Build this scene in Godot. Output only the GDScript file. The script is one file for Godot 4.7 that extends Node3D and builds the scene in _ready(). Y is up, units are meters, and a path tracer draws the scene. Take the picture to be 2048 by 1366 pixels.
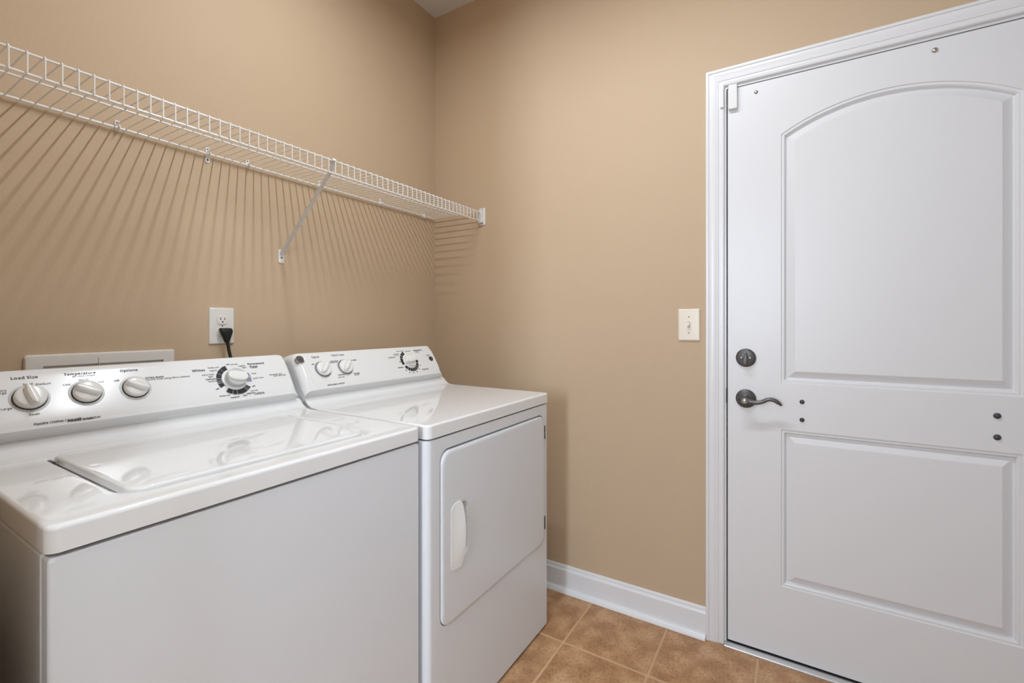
extends Node3D
# Laundry room: washer and dryer under a wire shelf, white panel door to the right.
# World: back wall is the plane z = 0, door wall the plane x = 0, floor y = 0, metres.

const LAMP := Vector3(-0.935, 2.628, 1.02)
const LAMP_LONG := 1.1
const HALL_LAMP := Vector3(-2.75, 2.62, 2.4)
const CEIL := 2.735
const WEST := -1.70
const SOUTH := 2.75
const HALL := -3.55
var M := {}
var font: SystemFont
var font_bold: SystemFont


class Geo:
	var t := PackedVector3Array()
	var tf := Transform3D.IDENTITY

	func tri(a: Vector3, b: Vector3, c: Vector3) -> void:
		t.append(a); t.append(b); t.append(c)

	func quad(a: Vector3, b: Vector3, c: Vector3, d: Vector3) -> void:
		tri(a, b, c); tri(a, c, d)

	# joins rings of equal point counts into a skin; caps are fans round the ring's centre; closed shapes are turned outward
	func loft(rings: Array, cap0 := true, cap1 := true, wrap := true, flip := false) -> Geo:
		var s := PackedVector3Array()
		var n: int = rings[0].size()
		for k in rings.size() - 1:
			var a: PackedVector3Array = rings[k]
			var b: PackedVector3Array = rings[k + 1]
			for i in (n if wrap else n - 1):
				var j := (i + 1) % n
				s.append_array([a[i], a[j], b[j], a[i], b[j], b[i]])
		for e in 2:
			if (cap0 if e == 0 else cap1):
				var r: PackedVector3Array = rings[0] if e == 0 else rings[-1]
				var c := Vector3.ZERO
				for p in r:
					c += p
				c /= n
				for i in n:
					var j := (i + 1) % n
					if e == 0:
						s.append_array([c, r[j], r[i]])
					else:
						s.append_array([c, r[i], r[j]])
		var mid := Vector3.ZERO
		for p in s:
			mid += p
		mid /= s.size()
		var vol := 0.0
		for i in range(0, s.size(), 3):
			vol += (s[i] - mid).dot((s[i + 1] - mid).cross(s[i + 2] - mid))
		var turn := vol > 0.0
		if flip:
			turn = not turn
		for i in range(0, s.size(), 3):
			if turn:
				t.append_array([tf * s[i], tf * s[i + 2], tf * s[i + 1]])
			else:
				t.append_array([tf * s[i], tf * s[i + 1], tf * s[i + 2]])
		return self

	# smooth between faces that meet below the angle, crisp above it
	func mesh(degrees := 34.0, origin := Vector3.ZERO) -> ArrayMesh:
		var count := t.size() / 3
		var fn := PackedVector3Array()
		fn.resize(count)
		var near := {}
		for f in count:
			var a := t[f * 3]
			var nrm := (t[f * 3 + 2] - a).cross(t[f * 3 + 1] - a)
			fn[f] = nrm
			for k in 3:
				var key := Vector3i((t[f * 3 + k] * 20000.0).round())
				if near.has(key):
					near[key].append(f)
				else:
					near[key] = [f]
		var lim := cos(deg_to_rad(degrees))
		var v := PackedVector3Array()
		var nn := PackedVector3Array()
		for f in count:
			if fn[f].length_squared() < 1e-22:
				continue
			var own := fn[f].normalized()
			for k in 3:
				var p := t[f * 3 + k]
				var sum := Vector3.ZERO
				for g in near[Vector3i((p * 20000.0).round())]:
					var o: Vector3 = fn[g]
					if o.length_squared() > 1e-22 and own.dot(o.normalized()) > lim:
						sum += o
				v.append(p - origin)
				nn.append(sum.normalized() if sum.length_squared() > 1e-24 else own)
		var arr := []
		arr.resize(Mesh.ARRAY_MAX)
		arr[Mesh.ARRAY_VERTEX] = v
		arr[Mesh.ARRAY_NORMAL] = nn
		var m := ArrayMesh.new()
		m.add_surface_from_arrays(Mesh.PRIMITIVE_TRIANGLES, arr)
		return m


# ---------- outlines (2D) ----------
func rr(cx: float, cy: float, w: float, h: float, r: float, n := 5) -> PackedVector2Array:
	return rr4(cx - w / 2, cy - h / 2, cx + w / 2, cy + h / 2, [r, r, r, r], n)


# corners: (x0,y0) (x1,y0) (x1,y1) (x0,y1)
func rr4(x0: float, y0: float, x1: float, y1: float, r: Array, n := 5) -> PackedVector2Array:
	var o := PackedVector2Array()
	var c := [Vector2(x0 + r[0], y0 + r[0]), Vector2(x1 - r[1], y0 + r[1]), Vector2(x1 - r[2], y1 - r[2]), Vector2(x0 + r[3], y1 - r[3])]
	for k in 4:
		for i in n + 1:
			var a: float = PI + k * PI / 2 + PI / 2 * i / n
			o.append(c[k] + Vector2(cos(a), sin(a)) * r[k])
	return o


func circ(r: float, n := 24, c := Vector2.ZERO, ry := -1.0) -> PackedVector2Array:
	var o := PackedVector2Array()
	for i in n:
		o.append(c + Vector2(cos(TAU * i / n) * r, sin(TAU * i / n) * (r if ry < 0 else ry)))
	return o


func lift(o: PackedVector2Array, z: float) -> PackedVector3Array:
	var r := PackedVector3Array()
	for p in o:
		r.append(Vector3(p.x, p.y, z))
	return r


# frame whose local (x, y, z) are the given axes
func frame(at: Vector3, x: Vector3, y: Vector3) -> Transform3D:
	return Transform3D(Basis(x, y, x.cross(y)), at)


# on the back wall: local x = world x, y up, z out of the wall
func on_back(x: float, y: float, z := 0.0) -> Transform3D:
	return frame(Vector3(x, y, z), Vector3.RIGHT, Vector3.UP)


# on the door wall: local x = world z, y up, z = into the room (-x)
func on_right(z: float, y: float, x := 0.0) -> Transform3D:
	return frame(Vector3(x, y, z), Vector3.BACK, Vector3.UP)


# ---------- shapes ----------
func slab(g: Geo, w: float, h: float, r: float, layers: Array, n := 5, cx := 0.0, cy := 0.0) -> Geo:
	var rings := []
	for l in layers:
		rings.append(lift(rr(cx, cy, w - 2 * l[0], h - 2 * l[0], maxf(r - l[0], 0.0004), n), l[1]))
	return g.loft(rings)


func lathe(g: Geo, prof: Array, n := 28, c := Vector2.ZERO, cap0 := true, cap1 := true) -> Geo:
	var rings := []
	for p in prof:
		rings.append(lift(circ(p[0], n, c), p[1]))
	return g.loft(rings, cap0, cap1)


func rbox(g: Geo, lo: Vector3, hi: Vector3, r: float, n := 3) -> Geo:
	var rings := []
	var w := hi - lo
	var c := (lo + hi) / 2
	for e in 2:
		for i in n + 1:
			var a := PI / 2 * i / n
			var inset := r * (1 - sin(a)) if e == 0 else r * (1 - cos(a))
			var y := lo.y + r * (1 - cos(a)) if e == 0 else hi.y - r * (1 - sin(a))
			var ring := PackedVector3Array()
			for p in rr(c.x, c.z, w.x - 2 * inset, w.z - 2 * inset, maxf(r - inset, 0.0002), n):
				ring.append(Vector3(p.x, y, p.y))
			rings.append(ring)
	return g.loft(rings)


func box(g: Geo, lo: Vector3, hi: Vector3) -> Geo:
	var a := PackedVector3Array([Vector3(lo.x, lo.y, lo.z), Vector3(hi.x, lo.y, lo.z), Vector3(hi.x, lo.y, hi.z), Vector3(lo.x, lo.y, hi.z)])
	var b := PackedVector3Array()
	for p in a:
		b.append(Vector3(p.x, hi.y, p.z))
	return g.loft([a, b])


func tube(g: Geo, path: Array, radii: Array, sides := 10, flat := 1.0) -> Geo:
	var rings := []
	var n := path.size()
	var side := Vector3.ZERO
	for i in n:
		var d: Vector3 = (path[mini(i + 1, n - 1)] - path[maxi(i - 1, 0)]).normalized()
		if i == 0:
			side = d.cross(Vector3.UP if absf(d.y) < 0.9 else Vector3.RIGHT).normalized()
		side = (side - d * side.dot(d)).normalized()
		var up := side.cross(d)
		var r: float = radii[mini(i, radii.size() - 1)]
		var ring := PackedVector3Array()
		for k in sides:
			var a := TAU * k / sides
			ring.append(path[i] + side * cos(a) * r * flat + up * sin(a) * r)
		rings.append(ring)
	return g.loft(rings)


func curve(pts: Array, steps := 5) -> Array:
	var out := []
	for i in pts.size() - 1:
		var a: Vector3 = pts[maxi(i - 1, 0)]
		var b: Vector3 = pts[i]
		var c: Vector3 = pts[i + 1]
		var d: Vector3 = pts[mini(i + 2, pts.size() - 1)]
		for k in steps:
			out.append(b.cubic_interpolate(c, a, d, float(k) / steps))
	out.append(pts[-1])
	return out


# ---------- nodes ----------
func tag(o: Node3D, label: String, category: String, group := "", kind := "") -> Node3D:
	o.set_meta("label", label)
	o.set_meta("category", category)
	if group:
		o.set_meta("group", group)
	if kind:
		o.set_meta("kind", kind)
	return o


var taken := {}


func thing(called: String, label: String, category: String, at: Vector3, group := "", kind := "") -> Node3D:
	var o := Node3D.new()
	o.name = numbered(called)
	add_child(o, true)
	o.position = at
	return tag(o, label, category, group, kind)


func numbered(called: String) -> String:
	var k: int = taken.get(called, 0)
	taken[called] = k + 1
	return called if k == 0 else "%s_%03d" % [called, k]


# geometry is given in world coordinates; the node's origin sits at `at` (its own centre by default)
func part(parent: Node3D, called: String, g: Geo, m: Material, label := "", degrees := 34.0) -> MeshInstance3D:
	var lo := Vector3.INF
	var hi := -Vector3.INF
	for p in g.t:
		lo = lo.min(p)
		hi = hi.max(p)
	var c := Vector3((lo.x + hi.x) / 2, lo.y, (lo.z + hi.z) / 2)
	var o := MeshInstance3D.new()
	o.mesh = g.mesh(degrees, c)
	o.material_override = m
	return place(parent, called, o, c, label)


func place(parent: Node3D, called: String, o: MeshInstance3D, at: Vector3, label := "") -> MeshInstance3D:
	if parent == self:
		o.name = numbered(called)
	else:
		var counts: Dictionary = parent.get_meta("names", {})
		var k: int = counts.get(called, 0)
		counts[called] = k + 1
		parent.set_meta("names", counts)
		o.name = called if k == 0 else "%s_%03d" % [called, k]
	parent.add_child(o, true)
	o.position = at - world_of(parent)
	if label:
		o.set_meta("label", label)
	return o


func world_of(n: Node) -> Vector3:
	var p := Vector3.ZERO
	while n != self and n is Node3D:
		p += n.position
		n = n.get_parent()
	return p


# flat print: `wide` metres across, baseline centred on the point
func letters(parent: Node3D, text: String, tf: Transform3D, at: Vector2, wide: float, bold := false) -> void:
	var tm := TextMesh.new()
	tm.text = text
	tm.font = font_bold if bold else font
	tm.font_size = 64
	tm.pixel_size = 0.0001
	tm.depth = 0.0005
	tm.curve_step = 2.0
	tm.horizontal_alignment = HORIZONTAL_ALIGNMENT_LEFT
	tm.vertical_alignment = VERTICAL_ALIGNMENT_CENTER
	tm.pixel_size = 0.0001 * wide / maxf(tm.get_aabb().size.x, 0.0001)
	var o := MeshInstance3D.new()
	o.mesh = tm
	o.material_override = M.ink
	var x := Transform3D(tf.basis, tf * Vector3(at.x, at.y, 0.0001))
	place(parent, "lettering", o, x.origin)
	o.basis = x.basis


# ---------- materials ----------
func mat(color: Color, rough: float, metal := 0.0, spec := 0.5) -> StandardMaterial3D:
	var m := StandardMaterial3D.new()
	m.albedo_color = color
	m.roughness = rough
	m.metallic = metal
	m.metallic_specular = spec
	return m


func noise_tex(seed: int, freq: float, octaves: int, ramp: Array, size := 512, kind := FastNoiseLite.TYPE_SIMPLEX_SMOOTH) -> NoiseTexture2D:
	var n := FastNoiseLite.new()
	n.seed = seed
	n.noise_type = kind
	n.frequency = freq
	n.fractal_octaves = octaves
	var t := NoiseTexture2D.new()
	t.width = size
	t.height = size
	t.seamless = true
	t.noise = n
	if ramp:
		var gr := Gradient.new()
		gr.offsets = PackedFloat32Array(ramp[0])
		gr.colors = PackedColorArray(ramp[1])
		t.color_ramp = gr
	return t


func relief(m: StandardMaterial3D, tex: Texture2D, cm: float, per_metre: float) -> StandardMaterial3D:
	m.heightmap_enabled = true
	m.heightmap_texture = tex
	m.heightmap_scale = cm
	m.uv1_triplanar = true
	m.uv1_world_triplanar = true
	m.uv1_scale = Vector3.ONE * per_metre
	return m


func materials() -> void:
	var peel := noise_tex(4, 0.03, 3, [])
	M.wall = relief(mat(Color(0.778, 0.684, 0.573), 0.62, 0, 0.35), peel, 0.02, 7.0)
	M.pale = relief(mat(Color(0.88, 0.885, 0.89), 0.6, 0, 0.35), peel, 0.02, 7.0)
	M.ceiling = relief(mat(Color(0.87, 0.865, 0.85), 0.9, 0, 0.2), peel, 0.03, 5.0)
	M.trim = mat(Color(0.90, 0.90, 0.905), 0.28)
	M.door = mat(Color(0.89, 0.89, 0.895), 0.36)
	M.enamel = mat(Color(0.90, 0.90, 0.90), 0.04)
	M.body = mat(Color(0.865, 0.875, 0.89), 0.28)
	M.face = mat(Color(0.90, 0.90, 0.90), 0.2)
	M.plastic = mat(Color(0.91, 0.91, 0.90), 0.22)
	M.ring = mat(Color(0.76, 0.76, 0.765), 0.35)
	M.wire = mat(Color(0.92, 0.915, 0.90), 0.3)
	M.strut = mat(Color(0.85, 0.84, 0.82), 0.35)
	M.plate = mat(Color(0.89, 0.875, 0.85), 0.3)
	M.cream = mat(Color(0.92, 0.875, 0.81), 0.3)
	M.ink = mat(Color(0.12, 0.12, 0.14), 0.5)
	M.navy = mat(Color(0.085, 0.085, 0.125), 0.45)
	M.slate = mat(Color(0.53, 0.57, 0.63), 0.45)
	M.black = mat(Color(0.035, 0.033, 0.03), 0.5)
	M.gap = mat(Color(0.05, 0.05, 0.05), 0.8)
	M.bronze = mat(Color(0.40, 0.395, 0.39), 0.38, 0.7)
	M.chrome = mat(Color(0.82, 0.82, 0.82), 0.15, 1.0)
	M.steel = mat(Color(0.55, 0.55, 0.55), 0.4, 0.9)
	M.alu = mat(Color(0.78, 0.78, 0.78), 0.35, 0.6)
	M.grout = relief(mat(Color(0.80, 0.66, 0.52), 0.85, 0, 0.2), noise_tex(9, 0.08, 3, []), 0.02, 6.0)
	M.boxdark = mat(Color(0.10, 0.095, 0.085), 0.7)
	M.button = mat(Color(0.25, 0.26, 0.28), 0.4)
	for k in 4:
		var tx := noise_tex(20 + k, 0.007, 6, [[0.0, 0.33, 0.5, 0.66, 1.0], [Color(0.66, 0.49, 0.34), Color(0.71, 0.535, 0.38), Color(0.75, 0.575, 0.415), Color(0.78, 0.61, 0.45), Color(0.82, 0.665, 0.505)]])
		var m := mat(Color.WHITE, 0.42)
		m.albedo_texture = tx
		m.uv1_triplanar = true
		m.uv1_world_triplanar = true
		m.uv1_scale = Vector3.ONE * 2.6
		m.uv1_offset = Vector3(0.23 * k, 0.31 * k, 0.17 * k)
		m.detail_enabled = true
		m.detail_blend_mode = BaseMaterial3D.BLEND_MODE_MUL
		m.detail_albedo = noise_tex(40 + k, 0.06, 4, [[0.0, 0.5, 1.0], [Color(0.80, 0.78, 0.76), Color(0.97, 0.97, 0.97), Color(1, 1, 1)]])
		M["tile%d" % k] = m
	M.glow = mat(Color(0.95, 0.94, 0.92), 0.4)
	M.glow.emission_enabled = true
	M.glow.emission = Color(1.0, 0.97, 0.92)
	M.glow.emission_energy_multiplier = 3.0
	M.glass = mat(Color(1, 1, 1, 0.06), 0.02)
	M.glass.transparency = BaseMaterial3D.TRANSPARENCY_ALPHA


func lights() -> void:
	# the laundry room's fluorescent ceiling fixture: the light of its lens (built in ceiling_lamps)
	var tubes := AreaLight3D.new()
	tubes.name = "fixture_light"
	tubes.light_color = Color(0.935, 0.967, 1.0)
	tubes.light_energy = 1.85
	tubes.area_size = Vector2(0.04, LAMP_LONG)
	tubes.shadow_enabled = true
	add_child(tubes)
	tubes.position = LAMP
	tubes.rotation.x = -PI / 2
	# the hallway's ceiling light, behind the camera
	var hall := OmniLight3D.new()
	hall.name = "hall_light"
	hall.light_color = Color(0.90, 0.955, 1.0)
	hall.light_energy = 1.6
	hall.light_size = 0.12
	hall.omni_range = 12.0
	hall.omni_attenuation = 2.0
	hall.shadow_enabled = true
	add_child(hall)
	hall.position = HALL_LAMP
	# daylight in the hallway window
	var day := AreaLight3D.new()
	day.name = "window_daylight"
	day.light_color = Color(0.86, 0.925, 1.0)
	day.light_energy = 4.0
	day.area_size = Vector2(0.30, 1.15)
	day.shadow_enabled = true
	add_child(day)
	day.position = Vector3(HALL + 0.03, 1.45, 1.19)
	day.rotation.y = -PI / 2


func _ready() -> void:
	var cam := Camera3D.new()
	cam.name = "camera"
	cam.near = 0.05
	cam.far = 60.0
	cam.projection = Camera3D.PROJECTION_FRUSTUM
	cam.size = 1366.0 / 922.5 * cam.near
	cam.frustum_offset = Vector2(0, -36.0 / 922.5 * cam.near)
	add_child(cam)
	cam.position = Vector3(-1.8255, 1.155, 1.5914)
	cam.rotation.y = -(PI / 2 - 0.5516)
	cam.current = true
	var we := WorldEnvironment.new()
	we.name = "environment"
	var e := Environment.new()
	e.background_mode = Environment.BG_SKY
	e.sky = Sky.new()
	e.sky.sky_material = PhysicalSkyMaterial.new()
	e.tonemap_mode = Environment.TONE_MAPPER_LINEAR
	e.tonemap_exposure = 1.05
	e.sdfgi_enabled = true
	e.ssao_enabled = true
	e.ssil_enabled = true
	we.environment = e
	add_child(we)
	lights()
	font = SystemFont.new()
	font.font_names = PackedStringArray(["Droid Sans"])
	font_bold = SystemFont.new()
	font_bold.font_names = PackedStringArray(["Droid Sans"])
	font_bold.font_weight = 700
	materials()
	room()
	door()
	washer()
	dryer()
	shelf()
	wall_fittings()
	ceiling_lamp()


# ---------- the room ----------
func struct(called: String, g: Geo, m: Material, label: String, category: String) -> MeshInstance3D:
	var o := part(self, called, g, m)
	tag(o, label, category, "", "structure")
	return o


func room() -> void:
	var g := Geo.new()
	# back wall, with the opening of the laundry outlet box
	var bx := [-1.4635, -1.2065, 0.88, 1.0510]
	box(g, Vector3(HALL - 0.1, 0, -0.14), Vector3(bx[0], CEIL, 0))
	box(g, Vector3(bx[1], 0, -0.14), Vector3(0.14, CEIL, 0))
	box(g, Vector3(bx[0], 0, -0.14), Vector3(bx[1], bx[2], 0))
	box(g, Vector3(bx[0], bx[3], -0.14), Vector3(bx[1], CEIL, 0))
	struct("wall_back", g, M.wall, "tan painted wall behind the washer and dryer", "wall")
	g = Geo.new()
	box(g, Vector3(0, 0, 0), Vector3(0.14, CEIL, 1.345))
	box(g, Vector3(0, 0, 2.332), Vector3(0.14, CEIL, SOUTH))
	box(g, Vector3(0, 2.035, 1.345), Vector3(0.14, CEIL, 2.332))
	struct("wall_right", g, M.wall, "tan painted wall holding the white panel door and light switch", "wall")
	g = Geo.new()
	box(g, Vector3(WEST - 0.12, 0, 0), Vector3(WEST, CEIL, 0.835))
	box(g, Vector3(WEST - 0.12, 0, 1.86), Vector3(WEST, CEIL, SOUTH))
	box(g, Vector3(WEST - 0.12, 2.05, 0.835), Vector3(WEST, CEIL, 1.86))
	struct("wall_left", g, M.wall, "tan painted wall with the open doorway to the hallway", "wall")
	g = Geo.new()
	box(g, Vector3(HALL - 0.1, 0, SOUTH), Vector3(0.14, CEIL, SOUTH + 0.12))
	struct("wall_front", g, M.pale, "pale painted wall facing the washer and dryer", "wall")
	g = Geo.new()
	box(g, Vector3(HALL - 0.12, 0, 0), Vector3(HALL, CEIL, 1.04))
	box(g, Vector3(HALL - 0.12, 0, 1.34), Vector3(HALL, CEIL, SOUTH))
	box(g, Vector3(HALL - 0.12, 0, 1.04), Vector3(HALL, 0.87, 1.34))
	box(g, Vector3(HALL - 0.12, 2.03, 1.04), Vector3(HALL, CEIL, 1.34))
	struct("wall_hallway", g, M.pale, "pale hallway wall with a narrow window", "wall")
	g = Geo.new()
	box(g, Vector3(HALL - 0.12, CEIL, -0.14), Vector3(0.14, CEIL + 0.12, SOUTH + 0.12))
	struct("ceiling", g, M.ceiling, "flat white painted ceiling", "ceiling")
	# hallway window
	var w := thing("window_1", "narrow white framed hallway window", "window", Vector3(HALL - 0.06, 0.87, 1.19), "", "structure")
	g = Geo.new()
	for s in [[1.04, 1.075, 0.87, 2.03], [1.305, 1.34, 0.87, 2.03]]:
		box(g, Vector3(HALL - 0.1, s[2], s[0]), Vector3(HALL - 0.03, s[3], s[1]))
	for s in [[0.87, 0.905], [1.995, 2.03], [1.44, 1.465]]:
		box(g, Vector3(HALL - 0.1, s[0], 1.04), Vector3(HALL - 0.03, s[1], 1.34))
	part(w, "window_frame", g, M.trim)
	g = Geo.new()
	box(g, Vector3(HALL - 0.068, 0.9, 1.07), Vector3(HALL - 0.064, 2.0, 1.31))
	part(w, "pane", g, M.glass)
	# floor: grout bed and tiles
	g = Geo.new()
	box(g, Vector3(HALL - 0.12, -0.12, -0.14), Vector3(0.14, -0.0012, SOUTH + 0.12))
	var fl := struct("floor", g, M.grout, "tan ceramic tile floor with sunken grout joints", "floor")
	var rng := RandomNumberGenerator.new()
	rng.seed = 7
	var px := 0.3045
	var pz := 0.3035
	var shared := {}
	for i in range(-1, 12):
		for k in range(-3, 7):
			var x0 := maxf(-(i + 1) * px, HALL) + 0.0035
			var x1 := minf(-i * px - 0.0035, -0.001)
			var z0 := maxf(0.873 + k * pz, 0.0) + 0.0035
			var z1 := minf(0.873 + (k + 1) * pz, SOUTH) - 0.0035
			if x1 - x0 < 0.02 or z1 - z0 < 0.02:
				continue
			var key := Vector2i(roundi((x1 - x0) * 1e4), roundi((z1 - z0) * 1e4))
			if not shared.has(key):
				var tg := Geo.new()
				var rings := []
				for l in [[0.0, -0.006], [0.0, -0.0016], [0.0006, -0.0007], [0.002, -0.0001], [0.004, 0.0]]:
					var ring := PackedVector3Array()
					for p in rr(0, 0, x1 - x0 - 2 * l[0], z1 - z0 - 2 * l[0], 0.006 - l[0], 2):
						ring.append(Vector3(p.x, l[1], p.y))
					rings.append(ring)
				shared[key] = tg.loft(rings).mesh(40)
			var o := MeshInstance3D.new()
			o.mesh = shared[key]
			o.material_override = M["tile%d" % rng.randi_range(0, 3)]
			place(fl, "tile", o, Vector3((x0 + x1) / 2, rng.randf_range(-0.0003, 0.0001), (z0 + z1) / 2))
	# baseboards with cap and quarter round
	baseboard("baseboard_right", frame(Vector3(0, 0, 0), Vector3.LEFT, Vector3.UP), 0.0, 1.3105, "white baseboard along the tan wall between dryer and door")
	baseboard("baseboard_right_far", frame(Vector3(0, 0, 0), Vector3.LEFT, Vector3.UP), 2.365, SOUTH, "white baseboard on the far side of the panel door")
	baseboard("baseboard_back", frame(Vector3(0, 0, 0), Vector3.BACK, Vector3.UP), WEST, -0.02, "white baseboard along the wall behind washer and dryer")


func baseboard(called: String, f: Transform3D, a: float, b: float, label: String) -> void:
	var along := Vector3.BACK if f.basis.x == Vector3.LEFT else Vector3.RIGHT
	var root := thing(called, label, "baseboard", f.origin + along * (a + b) / 2, "", "structure")
	var sets := {"board": [[0, 0], [0.013, 0], [0.013, 0.086], [0.012, 0.090], [0.0075, 0.096], [0.007, 0.103], [0.0045, 0.108], [0, 0.109]]}
	var q := [[0, 0.0005], [0.013, 0.0005], [0.032, 0.0005]]
	for i in range(1, 8):
		q.append([0.013 + 0.018 * cos(PI / 2 * i / 7), 0.0005 + 0.018 * sin(PI / 2 * i / 7)])
	q.append([0.0, 0.0185])
	sets["quarter_round"] = q
	for key in sets:
		var g := Geo.new()
		var rings := []
		for s in [a, b]:
			var ring := PackedVector3Array()
			for p in sets[key]:
				ring.append(f.origin + f.basis.x * p[0] + Vector3.UP * p[1] + along * s)
			rings.append(ring)
		g.loft(rings)
		part(root, key, g, M.trim, "", 25)


# ---------- the door ----------
const D0 := 1.3815
const D1 := 2.2945
const DB := 0.016
const DT := 1.9985
const FX := 0.002


func arch(inset: float, z0: float, z1: float, y0: float, y1: float, radius: float, top: float) -> PackedVector2Array:
	var o := PackedVector2Array([Vector2(z0 + inset, y0 + inset), Vector2(z1 - inset, y0 + inset)])
	if radius <= 0:
		o.append(Vector2(z1 - inset, y1 - inset))
		o.append(Vector2(z0 + inset, y1 - inset))
		return o
	var c := Vector2((z0 + z1) / 2, top - radius)
	var r := radius - inset
	var half := (z1 - z0) / 2 - inset
	var a := asin(half / r)
	for i in 33:
		var b := a - 2 * a * i / 32
		o.append(c + Vector2(sin(b) * r, cos(b) * r))
	return o


func door() -> void:
	var root := thing("door_1", "white two panel entry door with arched upper panel", "door", Vector3(FX, DB, (D0 + D1) / 2), "", "structure")
	var f := on_right(0, 0, FX)   # local x = world z, y = world y, z = out into the room
	var z0 := 1.548
	var z1 := 2.128
	var radius := 0.545
	var top := 1.886
	var g := Geo.new()
	g.tf = f
	var faces := [[D0 + 0.002, z0, DB, DT], [z1, D1 - 0.002, DB, DT], [z0, z1, DB, 0.2554], [z0, z1, 0.7927, 0.9515]]
	for r in faces:
		g.loft([lift(PackedVector2Array([Vector2(r[0], r[2]), Vector2(r[1], r[2]), Vector2(r[1], r[3]), Vector2(r[0], r[3])]), -0.04), lift(PackedVector2Array([Vector2(r[0], r[2]), Vector2(r[1], r[2]), Vector2(r[1], r[3]), Vector2(r[0], r[3])]), 0.0)])
	# eased long edges
	g.loft([lift(PackedVector2Array([Vector2(D0, DB), Vector2(D0 + 0.0021, DB), Vector2(D0 + 0.0021, DT), Vector2(D0, DT)]), -0.04), lift(PackedVector2Array([Vector2(D0, DB), Vector2(D0 + 0.0021, DB), Vector2(D0 + 0.0021, DT), Vector2(D0, DT)]), -0.002), lift(PackedVector2Array([Vector2(D0 + 0.002, DB), Vector2(D0 + 0.0021, DB), Vector2(D0 + 0.0021, DT), Vector2(D0 + 0.002, DT)]), 0.0)])
	# top rail over the arch
	var a := arch(0, z0, z1, 0.9515, 0, radius, top).slice(2)
	for i in a.size() - 1:
		var q := PackedVector2Array([a[i], Vector2(a[i].x, DT), Vector2(a[i + 1].x, DT), a[i + 1]])
		g.loft([lift(q, -0.04), lift(q, 0.0)])
	part(root, "door_slab", g, M.door, "", 20)
	for p in [[0.9515, 0.0, radius, "arched upper raised panel"], [0.2554, 0.7927, 0.0, "rectangular lower raised panel"]]:
		var pg := Geo.new()
		pg.tf = f
		var rings := []
		for l in [[0.0, -0.03], [0.0, 0.0], [0.0015, -0.0025], [0.005, -0.0033], [0.009, -0.0028], [0.012, -0.006], [0.014, -0.0125], [0.0155, -0.0138], [0.018, -0.0138], [0.019, -0.0132], [0.0405, -0.0018], [0.0425, -0.0012]]:
			rings.append(lift(arch(l[0], z0, z1, p[0], p[1], p[2], top), l[1]))
		pg.loft(rings)
		part(root, "panel", pg, M.door, p[3], 24)
	# round bolt heads on the door
	for s in [[1.4726, 1.9666, 0.0068, "chrome"], [1.9436, 1.9675, 0.0082, "chrome"], [1.6091, 0.892, 0.0074, "button"], [1.6091, 0.8317, 0.0074, "button"], [2.0759, 0.8941, 0.0085, "button"], [2.0759, 0.8335, 0.0085, "button"]]:
		g = Geo.new()
		g.tf = on_right(s[0], s[1], FX)
		var r: float = s[2]
		lathe(g, [[r, -0.001], [r, 0.0008], [r * 0.9, r * 0.35], [r * 0.6, r * 0.62], [r * 0.25, r * 0.74]], 16)
		part(root, "screw", g, M[s[3]], "chrome screw" if s[3] == "chrome" else "dark round bolt head")
	# deadbolt
	g = Geo.new()
	g.tf = on_right(1.4408, 1.0335, FX)
	lathe(g, [[0.0325, 0], [0.0325, 0.003], [0.031, 0.007], [0.029, 0.0085], [0.0285, 0.0082], [0.0265, 0.0095], [0.012, 0.0125], [0.004, 0.0128]], 40)
	var db := part(root, "deadbolt", g, M.bronze, "dark bronze round deadbolt plate")
	g = Geo.new()
	g.tf = on_right(1.4408, 1.0335, FX) * Transform3D(Basis(Vector3(0, 0, 1), -0.10), Vector3(0, -0.001, 0.012))
	var rings2 := []
	for l in [[0.8, 0.0], [1.0, 0.006], [1.0, 0.014], [0.75, 0.0175], [0.3, 0.0182]]:
		var o := PackedVector2Array()
		for i in 28:
			var b := TAU * i / 28
			o.append(Vector2(cos(b) * 0.0075 * l[0] * (1.0 - 0.35 * sin(b)), sin(b) * 0.0215 * (0.8 + 0.2 * l[0])))
		rings2.append(lift(o, l[1]))
	g.loft(rings2)
	part(db, "thumbturn", g, M.bronze)
	for sx in [-0.0135, 0.0135]:
		g = Geo.new()
		g.tf = on_right(1.4408 + sx, 1.0345, FX - 0.0115)
		lathe(g, [[0.0026, -0.002], [0.0026, 0.0008], [0.0014, 0.0018]], 12)
		part(db, "screw", g, M.chrome)
	# lever handle
	g = Geo.new()
	g.tf = on_right(1.4408, 0.889, FX)
	lathe(g, [[0.0330, 0], [0.0330, 0.002], [0.0318, 0.006], [0.028, 0.0095], [0.019, 0.012], [0.0125, 0.016], [0.0105, 0.024], [0.0105, 0.036], [0.012, 0.040]], 40)
	var lv := part(root, "lever_handle", g, M.bronze, "dark bronze lever handle")
	g = Geo.new()
	g.tf = on_right(1.4408, 0.889, FX)
	var path := curve([Vector3(-0.004, 0.0, 0.044), Vector3(0.010, -0.0015, 0.045), Vector3(0.028, -0.005, 0.046), Vector3(0.050, -0.002, 0.046), Vector3(0.070, 0.0085, 0.046), Vector3(0.088, 0.0075, 0.045), Vector3(0.102, -0.001, 0.044), Vector3(0.110, -0.009, 0.043)], 5)
	var radii := []
	for i in path.size():
		var u := float(i) / (path.size() - 1)
		radii.append(lerpf(0.0108, 0.0066, smoothstep(0.0, 0.45, u)) * (1.0 - 0.55 * smoothstep(0.8, 1.0, u)))
	tube(g, path, radii, 12, 0.75)
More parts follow.
